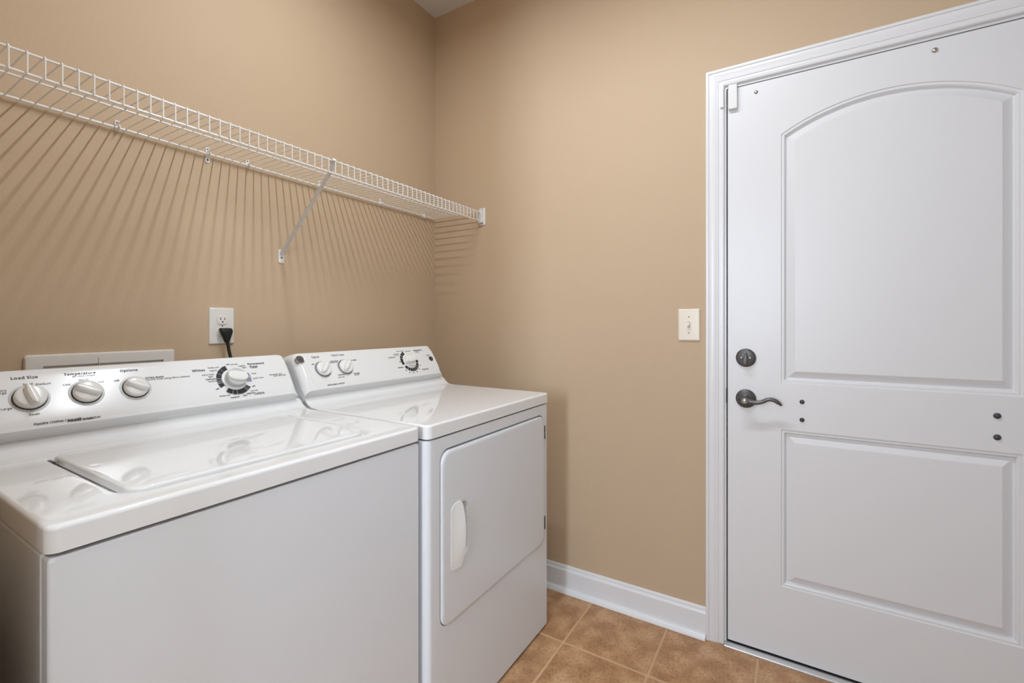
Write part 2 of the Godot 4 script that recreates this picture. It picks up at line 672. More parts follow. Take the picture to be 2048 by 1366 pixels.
	lathe(g, [[0.0118, 0.034], [0.0128, 0.042], [0.0125, 0.052], [0.0105, 0.0545]], 28)
	part(lv, "lever", g, M.bronze)
	g = Geo.new()
	g.tf = on_right(1.4408, 0.889, FX)
	lathe(g, [[0.0068, 0.05], [0.0068, 0.0572], [0.005, 0.0592], [0.002, 0.0598]], 20)
	part(lv, "turn_button", g, M.chrome)
	for s in [[-0.017, -0.003], [0.0185, -0.004]]:
		g = Geo.new()
		g.tf = on_right(1.4408 + s[0], 0.889 + s[1], FX - 0.0105)
		slab(g, 0.008, 0.004, 0.0019, [[0, -0.003], [0, 0.0018], [0.0006, 0.0022]], 3)
		part(lv, "rose_slot", g, M.gap)
	# latch strike on the jamb edge
	g = Geo.new()
	rbox(g, Vector3(0.0005, 0.868, 1.3755), Vector3(0.03, 0.922, 1.3796), 0.001, 1)
	part(root, "strike_plate", g, M.button, "dark metal strike plate at the latch")
	# frame: casing, jamb and stop
	var tr := thing("trim_1", "white moulded casing and jamb around the panel door", "door frame", Vector3(0, 0, 1.345), "", "structure")
	var prof := [[0.0, 0.0], [0.0, 0.0165], [0.002, 0.0185], [0.0075, 0.0188], [0.010, 0.0178], [0.0115, 0.0152], [0.013, 0.0150], [0.020, 0.0162], [0.030, 0.0150], [0.038, 0.0128], [0.0425, 0.0122], [0.0435, 0.0104], [0.046, 0.0104], [0.052, 0.0108], [0.058, 0.0098], [0.0605, 0.0075], [0.0615, 0.0], ]
	var zo := 1.3108
	var ze := 2.3652
	var yo := 2.0719
	for leg in [["casing_leg", 0], ["casing_head", 1], ["casing_leg", 2]]:
		g = Geo.new()
		var ra := PackedVector3Array()
		var rb := PackedVector3Array()
		for p in prof:
			var lo := Vector3(-p[1], 0.0, zo + p[0])
			var lc := Vector3(-p[1], yo - p[0], zo + p[0])
			var rc := Vector3(-p[1], yo - p[0], ze - p[0])
			var ro := Vector3(-p[1], 0.0, ze - p[0])
			ra.append([lo, lc, rc][leg[1]])
			rb.append([lc, rc, ro][leg[1]])
		g.loft([ra, rb])
		part(tr, leg[0], g, M.trim, "", 28)
	for r in [[1.345, 1.3776, 0.0, 2.035], [2.2984, 2.332, 0.0, 2.035]]:
		g = Geo.new()
		box(g, Vector3(0.0008, r[2], r[0]), Vector3(0.14, r[3], r[1]))
		part(tr, "jamb", g, M.trim)
	g = Geo.new()
	box(g, Vector3(0.0008, 2.0022, 1.3776), Vector3(0.14, 2.035, 2.2984))
	part(tr, "jamb", g, M.trim)
	g = Geo.new()
	box(g, Vector3(0.046, 0.0, 1.3788), Vector3(0.14, 2.0012, 1.41))
	box(g, Vector3(0.046, 0.0, 2.266), Vector3(0.14, 2.0012, 2.2972))
	box(g, Vector3(0.046, 1.97, 1.41), Vector3(0.14, 2.0012, 2.266))
	box(g, Vector3(0.046, 0.0, 1.41), Vector3(0.14, 0.05, 2.266))
	part(tr, "weatherstrip", g, M.gap, "dark weatherstrip behind the door edge")
	var th := thing("trim_2", "pale metal threshold strip under the panel door", "threshold", Vector3(-0.005, 0, 1.84), "", "structure")
	g = Geo.new()
	var rr0 := []
	for z in [1.3735, 2.3025]:
		var ring := PackedVector3Array()
		for p in [[-0.024, 0.0003], [-0.024, 0.0035], [-0.021, 0.0065], [-0.012, 0.0095], [-0.004, 0.0100], [0.0, 0.0075], [0.006, 0.006], [0.045, 0.006], [0.045, 0.0003]]:
			ring.append(Vector3(p[0], p[1], z))
		rr0.append(ring)
	g.loft(rr0)
	part(th, "sill", g, M.alu, "", 30)
	g = Geo.new()
	box(g, Vector3(0.008, 0.006, 1.3800), Vector3(0.04, 0.0159, 2.296))
	part(th, "sweep", g, M.gap, "black rubber door sweep")
	# alarm contact on the upper corner
	var cs := thing("contact_sensor", "small white door contact sensor at the upper left corner of the panel door", "sensor", Vector3(-0.01, 1.92, 1.40))
	g = Geo.new()
	rbox(g, Vector3(-0.0145, 1.921, 1.3855), Vector3(FX + 0.0002, 2.008, 1.4145), 0.003, 3)
	part(cs, "sensor_body", g, M.plastic)
	g = Geo.new()
	rbox(g, Vector3(-0.0185, 1.932, 1.3585), Vector3(-0.0072, 2.002, 1.3705), 0.0015, 2)
	part(cs, "magnet", g, M.plastic)


# ---------- washer and dryer ----------
# control console face: local x = world x, y = up along the sloping face, z = out of it
const F0 := Vector3(0, 0.9415, 0.280)
const F1 := Vector3(0, 1.0545, 0.207)


func face_frame() -> Transform3D:
	var up := (F1 - F0).normalized()
	return frame(F0, Vector3.RIGHT, up)


func bulge(v: float) -> float:
	var u := clampf(v / 0.1345, 0.0, 1.0)
	return 0.0035 * 4.0 * u * (1.0 - u)


# point on the console's face, `lifted` above it
func face_tf(x: float, v: float, lifted := 0.0) -> Transform3D:
	var f := face_frame()
	var u := clampf(v / 0.1345, 0.0, 1.0)
	var slope := 0.0035 * 4.0 * (1.0 - 2.0 * u) / 0.1345
	var up := (f.basis.y + f.basis.z * slope).normalized()
	var b := frame(Vector3.ZERO, Vector3.RIGHT, up).basis
	return Transform3D(b, f * Vector3(x, v, bulge(v)) + b.z * lifted)


func console(root: Node3D, x0: float, x1: float, ov0: float, ov1: float) -> MeshInstance3D:
	var f := face_frame()
	# profile in (y, z), walked round
	var prof := PackedVector2Array()
	for i in 13:
		var v := 0.1345 * i / 12
		var p := f * Vector3(0, v, bulge(v))
		prof.append(Vector2(p.y, p.z))
	for p in [[1.0560, 0.203], [1.0563, 0.197], [1.0556, 0.185], [1.0520, 0.165], [1.0460, 0.140], [1.038, 0.130], [0.905, 0.130], [0.905, 0.258], [0.9215, 0.2605], [0.929, 0.2655], [0.936, 0.2745], [0.9395, 0.2785]]:
		prof.append(Vector2(p[0], p[1]))
	var g := Geo.new()
	var rings := []
	var r := 0.030
	var n := prof.size()
	var steps := 8
	var stations := []
	for i in steps + 1:
		var a := PI / 2 * i / steps
		stations.append([x0 + r * 0.85 * (1 - cos(a)), r * (1 - sin(a))])
	for i in steps + 1:
		var a := PI / 2 * (steps - i) / steps
		stations.append([x1 - r * 0.85 * (1 - cos(a)), r * (1 - sin(a))])
	for s in stations:
		var ring := PackedVector3Array()
		for i in n:
			var d0 := (prof[i] - prof[(i + n - 1) % n]).normalized()
			var d1 := (prof[(i + 1) % n] - prof[i]).normalized()
			var nrm := Vector2(d0.y, -d0.x) + Vector2(d1.y, -d1.x)
			nrm = nrm.normalized()
			var p := prof[i]
			# only the face and the top are rounded off towards the ends
			var share := smoothstep(0.925, 0.95, p.x) * smoothstep(0.13, 0.16, p.y)
			var face_in := Vector2(-0.35, -0.95) if i < 10 else nrm
			if i < 10:
				face_in = Vector2(-f.basis.z.y, -f.basis.z.z)
			else:
				face_in = Vector2(-1.0, -0.35).normalized()
			if i >= 13 + 4 and i < 13 + 9:
				face_in = Vector2(-1, 0)
				share = 1.0 if p.x > 1.0 else 0.0
			p += face_in * s[1] * share * (0.8 if i < 10 else 1.0)
			ring.append(Vector3(s[0], p.x, p.y))
		rings.append(ring)
	g.loft(rings)
	var body := part(root, "console", g, M.enamel, "", 32)
	# printed face plate with rounded corners, following the curve of the face
	g = Geo.new()
	var w := ov1 - ov0
	var out := rr4(ov0, 0.004, ov1, 0.1325, [0.024, 0.024, 0.026, 0.026], 7)
	var nx := 2
	var rows := 14
	var ring_top := []
	var bot := []
	for k in rows + 1:
		var v := lerpf(0.004, 0.1325, float(k) / rows)
		var a := 0.0
		if v < 0.028:
			a = 0.024 - sqrt(maxf(0.024 * 0.024 - pow(0.028 - v, 2), 0))
		if v > 0.1065:
			a = 0.026 - sqrt(maxf(0.026 * 0.026 - pow(v - 0.1065, 2), 0))
		var l := PackedVector3Array()
		for xx in [ov0 + a, ov0 + a + 0.0008, ov1 - a - 0.0008, ov1 - a]:
			var edge: bool = xx == ov0 + a or xx == ov1 - a
			var tfp := face_tf(xx, v, -0.0005 if edge or k == 0 or k == rows else 0.0009)
			l.append(tfp.origin)
		ring_top.append(l)
	for k in rows:
		for i in 3:
			g.quad(ring_top[k][i], ring_top[k + 1][i], ring_top[k + 1][i + 1], ring_top[k][i + 1])
	part(body, "face_plate", g, M.face, "smooth white printed control face", 30)
	return body


func band(parent: Node3D, tf: Transform3D, r0: float, r1: float, a0: float, a1: float, m: Material, called := "dial_band", h := 0.0006) -> void:
	var g := Geo.new()
	g.tf = tf
	var n := maxi(3, int(absf(a1 - a0) / 0.12))
	var lo := PackedVector2Array()
	for i in n + 1:
		var a := lerpf(a0, a1, float(i) / n)
		lo.append(Vector2(sin(a), cos(a)) * r1)
	for i in n + 1:
		var a := lerpf(a1, a0, float(i) / n)
		lo.append(Vector2(sin(a), cos(a)) * r0)
	# strip triangles instead of a fan, so that the arc stays an arc
	var k := lo.size()
	for i in n:
		var p := [lo[i], lo[i + 1], lo[k - 2 - i], lo[k - 1 - i]]
		var v := []
		for q in p:
			v.append(tf * Vector3(q.x, q.y, h))
		g.quad(v[0], v[1], v[2], v[3])
	part(parent, called, g, m)


# a round appliance knob with a raised grip bar across it; turn in radians clockwise from straight up
func knob(root: Node3D, tf: Transform3D, r: float, ring_r: float, turn: float, tall := 0.017, dark_ring := true) -> MeshInstance3D:
	var g := Geo.new()
	g.tf = tf
	lathe(g, [[r * 1.02, 0.001], [r * 1.02, tall * 0.35], [r, tall * 0.5], [r * 0.94, tall * 0.62], [r * 0.82, tall * 0.70], [r * 0.4, tall * 0.74]], 36)
	var k := part(root, "knob", g, M.plastic)
	g = Geo.new()
	g.tf = tf * Transform3D(Basis(Vector3(0, 0, 1), -turn), Vector3.ZERO)
	var rings := []
	for l in [[1.0, 0.3], [1.0, 0.75], [0.93, 1.0], [0.8, 1.14], [0.55, 1.24], [0.2, 1.27]]:
		var o := PackedVector2Array()
		for i in 32:
			var a := TAU * i / 32
			var sx: float = signf(sin(a)) * pow(absf(sin(a)), 0.8)
			o.append(Vector2(cos(a) * r * 0.36 * l[0] * (1.0 + 0.12 * sx), sx * r * 0.985 * (0.85 + 0.15 * l[0])))
		rings.append(lift(o, tall * l[1]))
	g.loft(rings)
	part(k, "grip", g, M.plastic)
	g = Geo.new()
	g.tf = tf
	lathe(g, [[ring_r, -0.0006], [ring_r, 0.0004], [ring_r - 0.0008, 0.0007], [r * 1.13, 0.0007], [r * 1.08, -0.0004]], 44)
	part(k, "bezel", g, M.ring, "grey ring printed round the knob")
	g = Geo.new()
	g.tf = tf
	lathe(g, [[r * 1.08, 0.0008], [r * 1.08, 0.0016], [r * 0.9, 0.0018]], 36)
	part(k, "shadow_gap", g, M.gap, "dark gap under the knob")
	g = Geo.new()
	g.tf = tf * Transform3D(Basis(Vector3(0, 0, 1), -turn), Vector3.ZERO)
	rbox(g, Vector3(-0.0006, r * 0.62, tall * 0.9), Vector3(0.0006, r * 0.93, tall * 1.1), 0.0003, 1)
	part(k, "pointer_mark", g, M.ink, "dark pointer line")
	return k


func top_rings(x0: float, x1: float, z0: float, z1: float, y: float, rim: float, over: float, rad := 0.016) -> Array:
	var rings := []
	for l in [[0.004, -rim], [0.0, -rim + 0.002], [0.0, -over], [over * 0.08, -over * 0.62], [over * 0.29, -over * 0.29], [over * 0.62, -over * 0.08], [over, 0.0], [over + 0.004, 0.0]]:
		var ring := PackedVector3Array()
		for p in rr(( x0 + x1) / 2, (z0 + z1) / 2, x1 - x0 - 2 * l[0], z1 - z0 - 2 * l[0], maxf(rad - l[0], 0.003), 6):
			ring.append(Vector3(p.x, y + l[1], p.y))
		rings.append(ring)
	return rings


# the deck's sweep up to the console
func rise(g: Geo, x0: float, x1: float, y: float) -> void:
	var rings := []
	for e in [[x0 + 0.004, -0.004], [x0 + 0.0005, -0.0015], [x0 + 0.006, 0.0], [x1 - 0.006, 0.0], [x1 - 0.0005, -0.0015], [x1 - 0.004, -0.004]]:
		var ring := PackedVector3Array()
		for p in [[0.325, 0.0004], [0.31, 0.0008], [0.298, 0.0026], [0.288, 0.0062], [0.280, 0.0110], [0.272, 0.0175], [0.265, 0.0245], [0.258, 0.0295], [0.250, 0.0315], [0.12, 0.0315], [0.12, -0.03], [0.325, -0.03]]:
			ring.append(Vector3(e[0], y + p[1] + (e[1] if p[1] > 0 else 0.0), p[0]))
		rings.append(ring)
	g.loft(rings)


func washer() -> void:
	var X0 := -1.633
	var X1 := -0.9370
	var Y := 0.8905
	var root := thing("washing_machine", "white top loading washing machine with closed lid, left of the dryer", "washer", Vector3((X0 + X1) / 2, 0, 0.44))
	var g := Geo.new()
	rbox(g, Vector3(X0 + 0.001, 0.012, 0.12), Vector3(X1 - 0.001, 0.8475, 0.7360), 0.004, 3)
	part(root, "cabinet", g, M.body)
	g = Geo.new()
	var rings := []
	for l in [[0.0, 0.013], [0.0, 0.842], [0.003, 0.847], [0.008, 0.8482]]:
		var ring := PackedVector3Array()
		for p in rr4(X0 + 0.0015 + l[0], 0.7390, X1 - 0.001 - l[0], 0.7655 - l[0], [0.001, 0.001, 0.006, 0.006], 6):
			ring.append(Vector3(p.x, l[1], p.y))
		rings.append(ring)
	g.loft(rings)
	part(root, "front_panel", g, M.body)
	# top panel: rim, deck, recess for the lid
	g = Geo.new()
	rings = top_rings(X0 - 0.001, X1, 0.115, 0.7692, Y, 0.038, 0.007, 0.015)
	for l in [[-0.008, 0.0], [0.0, 0.0], [0.0015, -0.0006], [0.006, -0.006], [0.0095, -0.0125], [0.012, -0.0135]]:
		var ring := PackedVector3Array()
		for p in rr4(-1.5395 + l[0], 0.330 + l[0], -1.0265 - l[0], 0.7205 - l[0], [0.006, 0.006, 0.05, 0.05], 6):
			ring.append(Vector3(p.x, Y + l[1], p.y))
		rings.append(ring)
	g.loft(rings)
	rise(g, X0 - 0.001, X1, Y)
	part(root, "top_panel", g, M.enamel, "", 40)
	# lid: a shallow pan lying in the recess
	g = Geo.new()
	rings = []
	for l in [[0.003, -0.0115], [0.0, -0.010], [0.0, -0.0015], [0.0012, 0.0012], [0.0035, 0.0028], [0.007, 0.0034], [0.012, 0.0034], [0.03, 0.0034]]:
		var ring := PackedVector3Array()
		for p in rr4(-1.5235 + l[0], 0.338 + l[0], -1.0455 - l[0], 0.7035 - l[0], [0.008, 0.008, 0.046, 0.030], 8):
			ring.append(Vector3(p.x, Y + l[1], p.y))
		rings.append(ring)
	g.loft(rings)
	part(root, "lid", g, M.enamel, "glossy white lid lying in its recess", 40)
	for s in [-1.5315, -1.0345]:
		g = Geo.new()
		rbox(g, Vector3(s - 0.0035, Y - 0.0125, 0.345), Vector3(s + 0.0035, Y - 0.003, 0.372), 0.0015, 2)
		part(root, "hinge", g, M.button, "small dark lid hinge")
	var body := console(root, -1.625, -0.9515, -1.618, -0.967)
	for t in [[-1.559, 0.1175, "Load Size", 0.0395, true], [-1.4775, 0.1183, "Temperature", 0.054, true], [-1.379, 0.1175, "Options", 0.0345, true], [-1.465, 0.1115, "all cold rinses", 0.0305, false], [-1.5434, 0.1011, "Small", 0.012, false], [-1.5245, 0.099, "Medium", 0.0135, false],
			[-1.582, 0.0905, "Extra", 0.012, false], [-1.5835, 0.085, "Large", 0.0145, false], [-1.5795, 0.0495, "Large", 0.0135, false], [-1.542, 0.0313, "Reset", 0.0115, false], [-1.4834, 0.0921, "Cold", 0.0095, false], [-1.4558, 0.101, "Warm", 0.0127, false],
			[-1.4235, 0.092, "Hot", 0.0085, false], [-1.3946, 0.0913, "Off", 0.007, true], [-1.334, 0.0918, "EXTRA RINSE", 0.029, true], [-1.334, 0.0868, "second rinse using fabric softener", 0.064, false], [-1.5373, 0.0095, "Flexible Clothes Care with", 0.049, false], [-1.4865, 0.0067, "POWER WASH", 0.035, true],
			[-1.4498, 0.0075, "action", 0.0085, false], [-1.2285, 0.1015, "Whites", 0.031, true], [-1.0812, 0.11, "Permanent", 0.049, true], [-1.0779, 0.1007, "Press", 0.0225, true], [-1.0894, 0.014, "Colors", 0.0285, true], [-1.1885, 0.1073, "heavy soil", 0.023, false],
			[-1.187, 0.098, "regular", 0.0125, false], [-1.2091, 0.0862, "extra rinse", 0.027, false], [-1.195, 0.0795, "light", 0.01, false], [-1.2029, 0.0718, "Delicate", 0.02, true], [-1.1984, 0.0652, "hand wash", 0.0165, false], [-1.1394, 0.1137, "off", 0.005, true],
			[-1.129, 0.1128, "normal", 0.0165, false], [-1.1087, 0.1063, "regular", 0.0185, false], [-1.0993, 0.0998, "light", 0.0115, false], [-1.0756, 0.097, "casual", 0.013, false], [-1.0801, 0.0775, "rinse", 0.009, false], [-1.0802, 0.0617, "quick rinse", 0.023, false],
			[-1.0892, 0.037, "off", 0.005, true], [-1.0975, 0.0238, "normal", 0.0125, false], [-1.1106, 0.0174, "regular", 0.0155, true], [-1.1214, 0.013, "light", 0.0105, false], [-1.1549, 0.0117, "medium", 0.0135, false], [-1.1817, 0.0195, "heavy soil", 0.021, false],
			[-1.186, 0.0407, "off", 0.0065, true], [-1.0296, 0.068, "extended spin", 0.0355, false], [-1.0184, 0.063, "drain and spin", 0.022, false]]:
		letters(body, t[2], face_tf(0, t[1], 0.0010), Vector2(t[0], 0), t[3], t[4])
	knob(root, face_tf(-1.5365, 0.068, 0.0009), 0.0245, 0.031, PI - 0.22, 0.020)
	knob(root, face_tf(-1.447, 0.068, 0.0009), 0.0240, 0.031, 2.08, 0.018)
	knob(root, face_tf(-1.3575, 0.068, 0.0009), 0.0240, 0.031, 2.08, 0.018)
	# cycle dial
	var c := face_tf(-1.131, 0.0645, 0.0010)
	var dg := func(d: float) -> float: return deg_to_rad(d)
	for s in [[-17, -38, "navy"], [-40, -58, "navy"], [-60, -79, "navy"], [-81, -86, "navy"], [-88, -93, "navy"], [-95, -99, "navy"], [-101, -118, "navy"],
			[-138, -158, "navy"], [-160, -174, "navy"], [-176, -211, "navy"], [-213, -216, "navy"], [-218, -222, "navy"], [-224, -232, "navy"],
			[68, 84, "slate"], [86, 106, "slate"]]:
		band(body, c, 0.0335, 0.0465, dg.call(s[0]), dg.call(s[1]), M[s[2]])
	g = Geo.new()
	g.tf = c
	lathe(g, [[0.033, -0.0006], [0.033, 0.0012], [0.0318, 0.0028], [0.0305, 0.0032], [0.028, 0.003]], 44)
	var dial := part(root, "cycle_dial", g, M.plastic, "large round cycle dial")
	g = Geo.new()
	g.tf = c
	lathe(g, [[0.0262, 0.002], [0.0262, 0.010], [0.0272, 0.012], [0.0272, 0.0165], [0.0262, 0.0195], [0.0235, 0.0208], [0.01, 0.0215]], 44)
	part(dial, "dial_knob", g, M.ring)
	g = Geo.new()
	g.tf = c * Transform3D(Basis(Vector3(0, 0, 1), -1.82), Vector3.ZERO)
	var rg := []
	for l in [[1.0, 0.008], [1.0, 0.023], [0.93, 0.0262], [0.75, 0.0275], [0.3, 0.028]]:
		var o := PackedVector2Array()
		for i in 32:
			var a := TAU * i / 32
			var sy: float = signf(sin(a)) * pow(absf(sin(a)), 0.7)
			o.append(Vector2(cos(a) * 0.0145 * l[0], sy * 0.0262 * (0.8 + 0.2 * l[0])))
		rg.append(lift(o, l[1]))
	g.loft(rg)
	part(dial, "grip", g, M.plastic)
	g = Geo.new()
	g.tf = c * Transform3D(Basis(Vector3(0, 0, 1), -1.86), Vector3.ZERO)
	var tri0 := PackedVector2Array([Vector2(-0.003, 0.0285), Vector2(0.003, 0.0285), Vector2(0, 0.033)])
	g.loft([lift(tri0, 0.002), lift(tri0, 0.0042)])
	part(dial, "pointer_mark", g, M.ink, "dark pointer arrow")


func dryer() -> void:
	var X0 := -0.9405
	var X1 := -0.2437
	var Z := 0.7827
	var Y := 0.890
	var root := thing("clothes_dryer", "white clothes dryer with front door, between the washer and the tan wall", "dryer", Vector3((X0 + X1) / 2, 0, 0.45))
	X0 += 0.0155
	var g := Geo.new()
	rbox(g, Vector3(X0 + 0.001, 0.012, 0.12), Vector3(X1 - 0.001, 0.8485, 0.745), 0.006, 3)
	part(root, "cabinet", g, M.body)
	# front panel with the door opening; rings run in the plane of the front
	g = Geo.new()
	var rings := []
	var cx := (X0 + X1) / 2
	for l in [[0.0, 0.745], [0.0, 0.7667], [0.0035, 0.7755], [0.010, 0.7806], [0.016, 0.7820]]:
		rings.append(lift(rr4(X0 + l[0], 0.0125, X1 - l[0], 0.8485, [0.002, 0.002, 0.002, 0.002], 8), l[1]))
	var dx0 := -0.8795
	var dx1 := -0.2800
	var dy0 := 0.3300
	var dy1 := 0.8165
	for l in [[0.0, 0.7820], [0.002, 0.7812], [0.003, 0.764], [0.03, 0.764]]:
		rings.append(lift(rr4(dx0 + l[0], dy0 + l[0], dx1 - l[0], dy1 - l[0], [0.036, 0.036, 0.036, 0.036], 8), l[1]))
	g.loft(rings)
	part(root, "front_panel", g, M.body, "", 36)
	rings = []
	# door with a pocket behind the pull
	g = Geo.new()
	for l in [[0.0, 0.7645], [0.0, 0.7825], [0.0015, 0.7852], [0.005, 0.7868], [0.011, 0.7872]]:
		rings.append(lift(rr4(dx0 + 0.0062 + l[0], dy0 + 0.003 + l[0], dx1 - 0.0035 - l[0], dy1 - 0.0075 - l[0], [0.034, 0.034, 0.034, 0.034], 8), l[1]))
	for l in [[0.0, 0.7872], [0.0015, 0.7866], [0.0045, 0.7832], [0.009, 0.7730], [0.016, 0.7700]]:
		rings.append(lift(rr4(-0.826 + l[0] * 0.5, 0.494 + l[0], -0.7585 - l[0], 0.652 - l[0], [0.012, 0.022, 0.022, 0.012], 8), l[1]))
	g.loft(rings)
	var dr := part(root, "dryer_door", g, M.body, "hinged front door with rounded corners", 36)
	# pull: a shell that bulges over the pocket
	g = Geo.new()
	rings = []
	for i in 21:
		var u := float(i) / 20
		var y := lerpf(0.4735, 0.6575, u)
		var e := minf(u, 1 - u) * 2.0
		var full: float = sqrt(clampf(1.0 - pow(1.0 - minf(e / 0.22, 1.0), 2), 0.0, 1.0))
		var l := -0.8375 + (0.020 * (1 - full) if u > 0.5 else 0.008 * (1 - full))
		var rr1 := -0.7915 + 0.006 * sin(PI * u) - 0.006 * (1 - full)
		var hgt := 0.003 + 0.0085 * sin(PI * clampf(u, 0.02, 0.98)) * (0.35 + 0.65 * full)
		var ring := PackedVector3Array()
		for s in 11:
			var q := float(s) / 10
			ring.append(Vector3(lerpf(l, rr1, q), y, 0.7872 + hgt * sin(q * PI * 0.5) * (0.25 + 0.75 * q) + 0.0012))
		for s in 11:
			var q := 1.0 - float(s) / 10
			ring.append(Vector3(lerpf(l, rr1 - 0.0015, q), y, 0.7872 + (hgt - 0.004) * sin(q * PI * 0.5) * (0.25 + 0.75 * q) - 0.0012))
		rings.append(ring)
	g.loft(rings)
	part(dr, "handle", g, M.plastic, "white plastic pull handle", 40)
	for s in [[0.7205, 0.7696], [0.3801, 0.4291]]:
		g = Geo.new()
		g.tf = Transform3D(Basis.IDENTITY, Vector3(-0.2788, 0, 0.7835))
		rbox(g, Vector3(-0.0028, s[0], -0.004), Vector3(0.0028, s[0] + 0.022, 0.004), 0.001, 2)
		rbox(g, Vector3(-0.0028, s[0] + 0.0235, -0.004), Vector3(0.0028, s[1], 0.004), 0.001, 2)
		part(root, "hinge", g, M.steel, "small metal door hinge")
	g = Geo.new()
	rings = top_rings(X0, X1, 0.115, Z + 0.001, Y, 0.0385, 0.006, 0.016)
	rings.append(PackedVector3Array())
	var last := PackedVector3Array()
	for p in rr(cx, 0.45, 0.4, 0.4, 0.01, 6):
		last.append(Vector3(p.x, Y, p.y))
	rings[-1] = last
	g.loft(rings)
	rise(g, X0, X1, Y)
	part(root, "top_panel", g, M.enamel, "", 40)
	var body := console(root, -0.9285, -0.2665, -0.897, -0.2815)
	for t in [[-0.868, 0.1183, "Signal", 0.0275, false], [-0.7902, 0.12, "Fabric Care", 0.052, false], [-0.8778, 0.0911, "off", 0.0055, true], [-0.814, 0.0934, "on", 0.004, true], [-0.8035, 0.097, "Easy Care", 0.0205, true], [-0.8071, 0.0915, "wrinkle-free", 0.022, false],
			[-0.7351, 0.0945, "Cottons high", 0.0275, true], [-0.795, 0.042, "Delicates", 0.0185, true], [-0.799, 0.0332, "extra low", 0.021, false], [-0.7299, 0.041, "No Heat", 0.02, true], [-0.7305, 0.0352, "air fluff", 0.019, false], [-0.8482, 0.0105, "EXTRA LARGE CAPACITY", 0.045, false],
			[-0.5435, 0.092, "Cottons", 0.0355, false], [-0.3881, 0.1172, "Permanent", 0.05, true], [-0.3835, 0.1088, "Press", 0.0215, false], [-0.3903, 0.0247, "Timed Dry", 0.0405, true], [-0.3251, 0.088, "Start", 0.0168, true], [-0.484, 0.1183, "more dry", 0.022, false],
			[-0.5095, 0.1062, "normal dry", 0.0275, false], [-0.5059, 0.0998, "less dry", 0.019, false], [-0.4539, 0.1177, "off", 0.005, true], [-0.4966, 0.0691, "off", 0.005, true], [-0.5164, 0.0444, "minutes", 0.028, true], [-0.4822, 0.0292, "80", 0.0075, false],
			[-0.467, 0.0195, "60", 0.0075, false], [-0.4482, 0.0152, "50", 0.0075, false], [-0.4263, 0.0183, "40", 0.0075, false], [-0.4087, 0.0284, "30", 0.0075, false], [-0.3939, 0.0437, "20", 0.007, false], [-0.3935, 0.0665, "10", 0.006, false],
			[-0.4372, 0.1155, "press care", 0.017, false]]:
		letters(body, t[2], face_tf(0, t[1], 0.0010), Vector2(t[0], 0), t[3], t[4])
	knob(root, face_tf(-0.844, 0.069, 0.0009), 0.0250, 0.0315, 0.72, 0.018)
	knob(root, face_tf(-0.755, 0.069, 0.0009), 0.0245, 0.0315, 0.72, 0.018)
	var c := face_tf(-0.440, 0.0685, 0.0010)
	for s in [[-17, -32], [-35, -47], [-52, -66], [-69, -109], [-122, -140], [-143, -158], [-161, -173], [-176, -187], [-190, -202], [-206, -217], [-221, -232], [-236, -250], [-254, -272]]:
		band(body, c, 0.0335, 0.0465, deg_to_rad(s[0]), deg_to_rad(s[1]), M.navy)
	g = Geo.new()
	g.tf = c
	lathe(g, [[0.033, -0.0006], [0.033, 0.0012], [0.0318, 0.0028], [0.0305, 0.0032], [0.027, 0.0034], [0.0262, 0.009], [0.0245, 0.0112], [0.012, 0.012]], 44)
	var dial := part(root, "cycle_dial", g, M.plastic, "large round cycle dial")
	g = Geo.new()
	g.tf = c * Transform3D(Basis(Vector3(0, 0, 1), -1.25), Vector3.ZERO)
	var rg := []
	for l in [[1.0, 0.006], [1.0, 0.021], [0.93, 0.0245], [0.7, 0.0258], [0.3, 0.0262]]:
		var o := PackedVector2Array()
		for i in 32:
			var a := TAU * i / 32
			var sy: float = signf(sin(a)) * pow(absf(sin(a)), 0.7)
			o.append(Vector2(cos(a) * 0.0125 * l[0] * (1.0 + 0.25 * sy), sy * 0.0275 * (0.8 + 0.2 * l[0])))
		rg.append(lift(o, l[1]))
	g.loft(rg)
	part(dial, "grip", g, M.plastic)
	g = Geo.new()
	g.tf = c * Transform3D(Basis(Vector3(0, 0, 1), 1.95), Vector3.ZERO)
	var tri0 := PackedVector2Array([Vector2(-0.0025, 0.0265), Vector2(0.0025, 0.0265), Vector2(0, 0.031)])
	g.loft([lift(tri0, 0.002), lift(tri0, 0.0045)])
	part(dial, "pointer_mark", g, M.ink, "dark pointer arrow")
	# start button and round maker's badge
	g = Geo.new()
	g.tf = face_tf(-0.3095, 0.070, 0.0009)
	lathe(g, [[0.0112, -0.0005], [0.0112, 0.0015], [0.0102, 0.0032], [0.006, 0.0036]], 28)
	part(root, "start_button", g, M.button, "dark grey round start button")
	g = Geo.new()
	var bt := face_tf(-0.9115, 0.1125, 0.0)
	g.tf = Transform3D(bt.basis, bt.origin)
	lathe(g, [[0.0152, -0.006], [0.0152, 0.0022], [0.0142, 0.0032], [0.0128, 0.0026]], 36)
	var bd := part(root, "badge", g, M.chrome, "chrome rimmed round maker's badge")
	g = Geo.new()
	g.tf = bt
	lathe(g, [[0.0128, 0.0015], [0.0128, 0.0028], [0.012, 0.0029]], 32)
	part(bd, "badge_disc", g, M.button)
	g = Geo.new()
	g.tf = bt
	for s in [-1.0, 1.0]:
		var pts := []
		for i in 17:
			var a := TAU * i / 16 * 0.8 + (0.0 if s < 0 else PI)
			pts.append(Vector3(s * 0.0042 + cos(a) * 0.0036, sin(a) * 0.0052, 0.0029))
		tube(g, pts, [0.0006], 6)
	var hoop := []
	for i in 33:
		hoop.append(Vector3(cos(TAU * i / 32) * 0.0105, sin(TAU * i / 32) * 0.0105, 0.0029))
	tube(g, hoop, [0.0005], 6)
	part(bd, "emblem", g, M.chrome)


# ---------- wire shelf ----------
const SY := 1.6905


